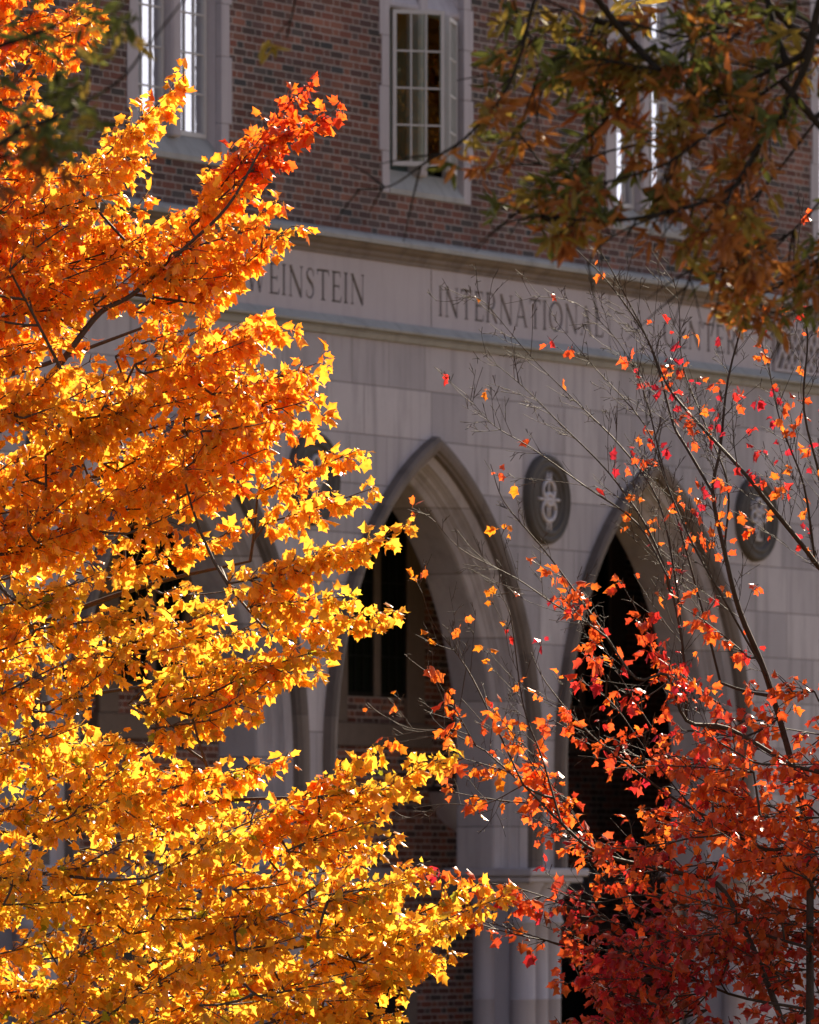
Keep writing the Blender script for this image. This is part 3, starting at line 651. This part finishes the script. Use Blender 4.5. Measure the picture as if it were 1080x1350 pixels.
SP = [((100,245),(252,98)), ((130,250),(215,140)), ((250,300),(452,138)), ((280,260),(410,112)), ((240,330),(330,180)), ((260,400),(395,292)), ((240,360),(372,262)), ((200,400),(300,335)), ((210,500),(352,425)), ((280,520),(430,472)), ((260,450),(395,430)),
      ((250,600),(432,545)), ((300,560),(420,500)), ((340,650),(480,588)), ((350,690),(495,640)), ((300,770),(540,692)), ((360,760),(480,720)), ((350,830),(525,800)), ((330,800),(470,780)), ((250,930),(440,850)), ((180,930),(425,880)), ((200,960),(335,935)),
      ((150,1060),(385,995)), ((200,1090),(330,1020)), ((330,1090),(500,985)), ((420,1080),(600,985)), ((400,1120),(520,1105)), ((420,1050),(520,1035)), ((420,1240),(560,1135)), ((480,1270),(665,1180)), ((480,1290),(600,1255)), ((380,1320),(520,1340)), ((500,1230),(640,1160)), ((430,1180),(560,1150)),
      ((10,260),(80,165)), ((70,270),(140,198)), ((-20,240),(30,160)), ((120,330),(200,255)), ((-60,90),(130,30)), ((-70,150),(60,135)), ((-60,50),(120,5)), ((-60,130),(50,95)), ((-80,210),(25,230)), ((-90,30),(60,-20)), ((60,60),(135,20)), ((30,40),(80,70)), ((240,620),(330,560)), ((-40,380),(70,250)), ((20,360),(130,270)), ((60,400),(180,300)), ((-60,330),(40,230)), ((-60,470),(60,340)), ((60,720),(160,640)), ((-40,720),(70,660)), ((-30,560),(90,480)), ((60,600),(190,530)), ((150,760),(330,690))]
for (bx, by), (tx, ty) in SP:
    y0 = YD + T.r.uniform(-.45, .35); spray(T, at(bx, by, y0+T.r.uniform(-.1, .25)), at(tx-10, ty+6, y0), hue_y, twl=.145, gap=.042)
POLY = [(-330,140), (0,150), (80,190), (150,240), (230,300), (300,250), (350,300), (300,420), (390,450), (415,540), (340,600), (390,640), (330,700), (270,730), (330,790), (410,850), (350,900), (200,950), (290,1010), (400,1050), (500,1080), (540,1150), (590,1210), (560,1300), (480,1420), (-330,1450)]
HOLES = [(515,640,1030,1118), (245,325,680,735), (345,410,650,690), (365,425,910,995), (180,280,715,760), (150,260,890,945), (275,335,965,1025), (180,235,415,455), (95,135,1060,1110), (345,450,905,990)]
y = 150.0
while y < 1450:
    x = -330.0
    while x < 610:
        px, py = x + T.r.uniform(-22, 22), y + T.r.uniform(-20, 20); x += 39 if x > -20 else 75
        if not inside(POLY, px, py) or any(a-22 < px < b+22 and c-8 < py < d+22 for a, b, c, d in HOLES): continue
        L = T.r.uniform(75, 150); an = R(T.r.uniform(0, 40)); Y0 = YD + T.r.uniform(-.5, .5)
        spray(T, at(px-L*math.cos(an), py+L*math.sin(an), Y0+T.r.uniform(-.3, .4)), at(px, py, Y0), hue_y, twl=.145, gap=.074, dens=.82)
    y += 36
finish(T, 'maple_tree', (-2.9, 37.9, 0), 'tall golden orange maple with dense drooping leaves filling the left side', 'tree', M['leaf'], M['bark'], MAPLE)
NY = len(T.lf)

# --- red maple on the right
T = Tree(23)
def hue_r(p, r):
    py = HY - (p[2]-EYE)/p[1]*F; px = CX + p[0]/p[1]*F
    v = r.random() + .12*nz(p, 4., 2.)
    if px < 680 and r.random() < .5: return np.array([.82,.25,.015])*r.uniform(.85, 1.1)
    if py > 1020 and px > 720: v += .06
    if py > 1180 and v < .55: return np.array([.50,.10,.02])*r.uniform(.6, 1.1)
    if v < .38: return np.array([.88,.19,.022])*r.uniform(.85, 1.1)
    if v < .72: return np.array([.80,.105,.022])*r.uniform(.8, 1.1)
    if v < .9: return np.array([.68,.035,.028])*r.uniform(.7, 1.05)
    return np.array([.42,.02,.035])
RD = 38.2
root = np.array([2.05, 38.3, -.1])
LIMBS = [
 ([(1050,1400), (1022,1322), (980,1222), (945,1165), (890,1150), (790,1125), (740,1085), (690,1035), (640,990)], .030, .006, 38.0),
 ([(1068,1400), (1068,1250), (1066,1110), (1045,1010), (1010,890), (975,805), (955,725), (940,650), (950,590), (960,500), (985,400), (990,330)], .040, .004, 38.2),
 ([(940,650), (905,590), (888,560), (872,500), (855,450), (830,400), (800,345), (770,300)], .014, .003, 38.2),
 ([(1095,1000), (1090,780), (1075,742), (1020,672), (985,628), (960,600), (918,555), (880,508), (850,440), (800,370), (745,315)], .026, .003, 38.0),
 ([(1045,1010), (960,960), (905,950), (880,890), (840,895), (800,840), (760,782), (715,722), (665,662), (647,612)], .018, .003, 37.9),
 ([(800,840), (775,822), (730,796), (680,762), (605,722), (560,668)], .009, .0022, 37.8),
 ([(740,1085), (715,1000), (690,930), (675,822), (665,792), (650,760)], .010, .0022, 37.9),
 ([(690,1035), (650,950), (615,880), (572,822), (553,768)], .010, .002, 37.8),
 ([(905,950), (900,850), (880,760), (850,690), (800,620), (740,560), (690,510), (635,465)], .014, .002, 38.3),
 ([(900,850), (890,760), (868,660), (820,590), (760,530), (700,470), (640,400), (615,390)], .011, .002, 38.4),
 ([(880,760), (840,690), (770,640), (700,590), (650,560), (615,520)], .010, .002, 38.1),
 ([(950,900), (925,800), (895,690), (870,600), (850,520), (815,450), (760,400), (700,390)], .012, .002, 38.5),
 ([(1010,890), (960,800), (915,720), (880,640), (850,560), (780,480), (730,420)], .013, .002, 38.0),
 ([(955,725), (960,640), (930,560), (900,480), (895,400), (880,340)], .010, .002, 38.4),
 ([(1075,742), (1060,640), (1030,560), (1010,470), (985,400)], .012, .003, 38.1),
 ([(1090,780), (1085,650), (1060,540), (1065,440), (1050,360), (1060,260)], .014, .003, 38.3),
 ([(1066,1110), (1010,1120), (960,1090), (900,1060), (830,1010), (770,960), (720,900), (700,860)], .016, .003, 38.1),
 ([(1010,1120), (930,1080), (860,1000), (810,930), (770,900)], .012, .003, 38.2),
 ([(1068,1250), (1000,1230), (920,1200), (850,1180), (780,1190), (720,1170)], .015, .003, 38.0),
 ([(1060,1330), (960,1310), (850,1260), (760,1250), (690,1230), (640,1215)], .014, .003, 37.8),
 ([(690,1035), (640,1060), (590,1060), (545,1065)], .006, .002, 37.8),
 ([(640,990), (590,965), (540,960), (500,940)], .006, .0018, 37.8),
 ([(615,880), (600,950), (575,900), (560,870)], .004, .0018, 37.8)]
T.line(smooth_line([root, at(1064, 1480, 38.2), at(1066, 1400, 38.2)]), .085, .045)
T.line(smooth_line([root + np.array([.0,.05,.0]), at(1090, 1300, 38.2), at(1095, 1000, 38.0)]), .05, .026)
T.line(smooth_line([at(1066, 1480, 38.2), at(1056, 1430, 38.0), at(1050, 1400, 38.0)]), .036, .030)
def dens_r(px, py):
    d = .06 + .22*np.clip((py-520)/450., 0, 1) + .5*np.clip((px-700)/330., 0, 1)*np.clip((py-640)/260., 0, 1)
    d += .40*np.clip((px-820)/170., 0, 1)*(py > 400)
    return min(d, .9)
def twigs(T, pts, r, lev, ln):
    n = len(pts); rr = T.r
    tot = sum(np.linalg.norm(b-a) for a, b in zip(pts[:-1], pts[1:])); cnt = int(tot/(.075 if lev == 0 else .085))
    for i in range(cnt):
        t = rr.uniform(.12, 1.0)*(n-1); j = min(int(t), n-2); q = pts[j] + (pts[j+1]-pts[j])*(t-j); d = unit(pts[j+1]-pts[j])
        sd = rr.normal(0, 1, 3); sd = unit(sd - d*np.dot(sd, d)); dd = unit(d*.8 + sd*.75 + np.array([-.05, 0, .22]))
        l = ln*rr.uniform(.35, 1.2)*(1.15-.7*t/(n-1)); bend = rr.normal(0, .12, 3)*l
        tp = [q + dd*l*s + bend*s*s + np.array([0, 0, .10*l])*s*s for s in (0, .33, .66, 1.0)]
        T.line(tp, max(.0016, r*.55), .0011, node=False)
        px = CX + tp[-1][0]/tp[-1][1]*F; py = HY - (tp[-1][2]-EYE)/tp[-1][1]*F; dn = dens_r(px, py)
        if lev < 1: twigs(T, tp, r*.5, lev+1, l*.5)
        else:
            for s in (1, 2): # short spurs
                e = tp[s] + unit(dd + rr.normal(0, .7, 3))*rr.uniform(.015, .05); T.line([tp[s], e], .0013, .0016, node=False)
        if rr.random() < dn*.75:
            c = hue_r(tp[-1], rr)
            for _ in range(rr.integers(1, 4)): leaf_at(T, tp[-1] + rr.normal(0, .008, 3), dd, rr.uniform(.026, .056), c*rr.uniform(.85, 1.1), .9)
for P, r0, r1, Y0 in LIMBS:
    pts = [at(x, y, Y0 + .25*math.sin(x*.013+y*.007)) for x, y in P]; pts = smooth_line(pts, 4)
    
    if len(T.lf): T.attach(pts[0], r0*.6)
    T.line(pts, r0*.58, r1*.6); twigs(T, pts, .0030, 0, .36)
# fuller leafy sprays low on the right
DP = [(750,1040), (870,970), (1000,900), (1130,840), (1130,1420), (660,1420), (700,1290), (750,1150)]
n = 0
while n < 105:
    x, y = T.r.uniform(640, 1130), T.r.uniform(800, 1420)
    if not inside(DP, x, y): continue
    L = T.r.uniform(70, 150); an = R(T.r.uniform(-15, 35)); Y0 = RD + T.r.uniform(-.7, .8)
    spray(T, at(x+L*math.cos(an), y+L*math.sin(an), Y0+T.r.uniform(-.2, .3)), at(x, y, Y0), hue_r, twl=.2, gap=.075, ngap=.045, size=.043, dens=.58, droop=.7, r0=.005); n += 1
for (bx, by), (tx, ty) in [((740,1085),(655,940)), ((760,1060),(610,1000)), ((790,1125),(690,980)), ((800,900),(740,760)), ((860,960),(770,800)), ((880,900),(820,770)), ((620,970),(565,880)), ((720,1060),(600,1045)), ((760,1200),(650,1165)), ((850,1000),(730,950)), ((950,930),(860,860)), ((980,860),(900,800)), ((700,1190),(560,1150)), ((720,1240),(610,1210))]:
    spray(T, at(bx, by, 37.9), at(tx, ty, 37.8), hue_r, twl=.12, gap=.085, ngap=.05, size=.048, dens=.5, r0=.004)
# unseen leaf mass added beyond the right edge to shade the lower crown
for i in range(260):
    p = np.array([T.r.uniform(2.55, 5.4), T.r.uniform(38.6, 43.5), T.r.uniform(1.4, 4.9)])
    if ((p[0]-3.6)/2.0)**2 + ((p[1]-41)/2.8)**2 + ((p[2]-2.9)/2.3)**2 > 1: continue
    spray(T, p, p + np.array([T.r.uniform(-.4, .5), T.r.uniform(-.4, .4), T.r.uniform(.1, .4)]), hue_r, twl=.35, gap=.10, ngap=.07, size=.075, dens=.8)
finish(T, 'maple_tree', tuple(root), 'slender red maple with bare grey upper twigs and scattered scarlet leaves on the right', 'tree', M['leaf_red'], M['bark_red'], MAPLE)
NR = len(T.lf)

# --- an unseen tall tree, added so its shadow darkens the foot of the red maple
T = Tree(53); br = np.array([9.2, 55.0, -.1])
T.line(smooth_line([br, br+np.array([.1,0,5.]), br+np.array([0,.1,10.]), br+np.array([.1,0,12.])]), .28, .05)
for i in range(1500):
    q = T.r.normal(0, 1, 3); q = unit(q)*T.r.uniform(.2, 1)**.4; p = np.array([9.2 + 2.9*q[0], 55 + 2.4*q[1], 8.2 + 4.5*q[2]])
    T.attach(p, .012)
    c = np.array([.5,.2,.03])*T.r.uniform(.6, 1.2)
    for _ in range(9): leaf_at(T, p + T.r.normal(0, .22, 3), unit(q), T.r.uniform(.22, .4), c, .6)
finish(T, 'maple_tree', tuple(br), 'unseen russet tree added beyond the right edge to shade the foot of the red maple', 'tree', M['leaf'], M['bark'], MAPLE)

# --- oaks nearer the camera
def oak_cluster(T, p, d, col, size=.067, k=8):
    for _ in range(k):
        s = T.r.normal(0, 1, 3); tip = unit(d*.55 + s*.62 + DOWN*.28); n = T.r.normal(0, 1, 3); n = unit(n - tip*np.dot(n, tip))
        T.leaf(p + T.r.normal(0, .012, 3), tip, n, size*T.r.uniform(.6, 1.15), col*T.r.uniform(.75, 1.2))
def hue_o(p, r, warm=.45):
    px = CX + p[0]/p[1]*F; py = HY - (p[2]-EYE)/p[1]*F; wv = warm + .16*nz(p, 6., .5)
    if py > 320 and px > 950: wv += .35
    v = r.random()
    if v < wv: return np.array([.40,.16,.03]) + (np.array([.26,.075,.022])-np.array([.40,.16,.03]))*r.random()
    if v < wv+.25: return np.array([.27,.19,.035])
    return np.array([.10,.11,.024])*r.uniform(.7, 1.3)
def oak_lim(p):
    x = CX + p[0]/p[1]*F; y = HY - (p[2]-EYE)/p[1]*F
    if x < 455: return 360 < x < 400 and y < 70
    if x < 530: return 225 < y < 262
    if x < 610: return 150 < y < 255
    for a, b in ((650, 285), (695, 312), (760, 368), (880, 315), (945, 372), (5000, 425)):
        if x < a: return y < b
def oak_twigs(T, pts, ln, gap, warm, k=7, lev=0, size=.067, lim=None):
    n = len(pts); rr = T.r; tot = sum(np.linalg.norm(b-a) for a, b in zip(pts[:-1], pts[1:]))
    for i in range(max(1, int(tot/gap))):
        t = rr.uniform(.1, 1.0)*(n-1); j = min(int(t), n-2); q = pts[j] + (pts[j+1]-pts[j])*(t-j); d = unit(pts[j+1]-pts[j])
        sd = rr.normal(0, 1, 3); sd = unit(sd - d*np.dot(sd, d)); dd = unit(d*.8 + sd*.8 + DOWN*.1); l = ln*rr.uniform(.4, 1.2)
        tp = [q + dd*l*s + DOWN*.12*l*s*s for s in (0, .5, 1.0)]; T.line(tp, .004 if lev == 0 else .0025, .0015, node=False)
        if lim and not lim(tp[-1]): continue
        c = hue_o(tp[-1], rr, warm)
        oak_cluster(T, tp[-1], dd, c, size, k)
        if rr.random() < .6: oak_cluster(T, tp[1], dd, c, size, k-3)
        if lev == 0: oak_twigs(T, tp, ln*.5, .11, warm, k, 1, size, lim)
T = Tree(37); OD = 26.5
oroot = np.array([4.6, 28.5, -.1])
tr = [oroot, np.array([4.6, 28.5, 2.5]), np.array([4.45, 28.4, 5.0]), np.array([4.3, 28.4, 7.5]), np.array([4.2, 28.5, 10.0])]
high = [np.array(q) for q in [(4.4, 28.4, 6.6), (3.2, 27.6, 6.9), (2.0, 27.0, 6.6), (1.0, 26.6, 6.2), (.2, 26.2, 6.0), (-.5, 25.8, 5.9)]]
T.line(smooth_line(tr), .30, .10); T.line(smooth_line(high), .06, .012)
OL = [([(1250,-60), (1090,30), (1060,70), (1022,90), (975,110), (930,122)], 26.6, .03), ([(1130,-100), (1082,0), (1065,80), (1040,130), (1030,158), (1000,192), (975,240), (930,265), (880,280), (820,290), (770,290), (715,285)], 26.3, .026),
      ([(1000,-80), (962,0), (940,28), (902,70), (870,92), (820,140), (790,160)], 26.8, .018), ([(740,-80), (705,0), (690,60), (672,110), (652,140), (610,185), (560,215), (515,245), (470,250)], 26.0, .013),
      ([(960,40), (900,48), (830,30), (780,25), (720,0)], 26.7, .010), ([(1065,80), (1010,120), (960,150), (905,160), (860,185), (800,200), (745,220), (690,210)], 26.6, .012), ([(1030,158), (960,160), (880,215), (800,240), (745,255), (700,275), (670,285)], 26.4, .010),
      ([(1150,250), (1090,330), (1040,370), (990,390), (950,380)], 27.0, .012), ([(1150,380), (1080,400), (1030,420), (1000,430)], 27.1, .010), ([(1150,180), (1060,290), (1020,320), (990,330)], 27.0, .010), ([(1000,192), (960,260), (930,310), (915,350), (905,380)], 26.2, .008), ([(880,280), (830,300), (790,325), (775,350)], 26.2, .008), ([(715,285), (680,290), (655,300)], 26.2, .006),
      ([(870,92), (800,80), (740,75), (690,95)], 26.6, .008), ([(830,30), (770,50), (720,55), (670,30)], 26.9, .008), ([(1100,60), (1050,20), (990,20), (930,10)], 27.1, .010), ([(1090,140), (1030,220), (980,280), (960,330)], 26.8, .010), ([(420,-80), (395,-20), (385,20), (378,50)], 25.5, .006)]
for i in range(520):                              # unseen upper crown, added above the view to shade the limbs
    p = np.array([T.r.uniform(-.6, 4.8), T.r.uniform(26.8, 31.5), 0.0]); p[2] = EYE + 1230/F*p[1] + T.r.uniform(.15, 3.2)
    e = p + np.array([T.r.uniform(-.6, -.1), T.r.uniform(-.5, .2), T.r.uniform(-.05, .3)])
    T.attach(p, .008, 0.0)
    T.line([p, (p+e)/2, e], .010, .004); oak_twigs(T, [p, (p+e)/2, e], .28, .12, .4, 8, 1, .13)
for i, (P, Y0, r0) in enumerate(OL):
    pts = smooth_line([at(x, y, Y0 - 2.0 + .15*math.sin(x*.02)) for x, y in P], 4)
    if i == len(OL)-1: T.line(smooth_line([high[-1], (high[-1]+pts[0])/2 + np.array([-.1, 0, .25]), pts[0]]), .012, r0*.6)
    else: T.attach(pts[0], .010, 0.0)
    T.line(pts, r0*.56, .003)
    vis = [p for p in pts if (HY - (p[2]-EYE)/p[1]*F) > -120]
    if i == len(OL)-1: oak_twigs(T, vis[-5:], .10, .10, .2, 6, 1)
    elif min(P[-1][0], 9999) < 800 and P[-1][1] > 250: oak_twigs(T, vis, .14, .075, .4, 7, lim=oak_lim)
    elif i == 3: oak_twigs(T, vis, .19, .10, .25, 7, lim=oak_lim)
    else: oak_twigs(T, vis, .24, .062, .5, 8, lim=oak_lim)
finish(T, 'oak_tree', tuple(oroot), 'brown and olive leaved oak branches hanging across the upper right corner', 'tree', M['leaf_oak'], M['bark_oak'], OAK, pet=.06, petw=.01)
NO = len(T.lf)
T = Tree(41); oroot = np.array([-3.4, 20.5, -.1])
T.line(smooth_line([oroot, np.array([-3.4, 20.5, 2.5]), np.array([-3.3, 20.5, 4.5]), np.array([-3.1, 20.6, 7.0])]), .2, .07)
for i in range(230):  # unseen crown above the view, placed to keep the limbs below in shade
    p = np.array([T.r.uniform(-3.2, 1.2), T.r.uniform(21.3, 25.5), 0.0]); p[2] = EYE + 1230/F*p[1] + T.r.uniform(.15, 2.6)
    e = p + np.array([T.r.uniform(.1, .6), T.r.uniform(-.4, .2), T.r.uniform(-.05, .3)])
    T.attach(p, .008, 0.0)
    T.line([p, (p+e)/2, e], .010, .004); oak_twigs(T, [p, (p+e)/2, e], .28, .12, .2, 8, 1, .13)
for P, Y0, r0 in [([(-260,420), (0,190), (60,160), (150,112), (195,60), (250,-10)], 21.0, .010), ([(-200,120), (0,60), (60,40), (120,10)], 21.3, .012), ([(-200,260), (-40,150), (40,130), (90,150)], 21.5, .010), ([(-200,330), (-40,230), (20,200), (60,190)], 21.2, .008)]:
    pts = smooth_line([at(x, y, Y0) for x, y in P], 4); T.attach(pts[0], .012, 0.0); T.line(pts, r0*.8, .003)
    oak_twigs(T, pts[:int(len(pts)*(.55 if r0 == .010 and P[1][1] == 190 else 1.0))], .14, .05, .12, 7, 1)
finish(T, 'oak_tree', tuple(oroot), 'dark blurred green oak branches reaching in at the upper left corner', 'tree', M['leaf_oak'], M['bark_oak'], OAK, pet=.06, petw=.01)
print('LEAVES', NY, NR, NO, len(T.lf))
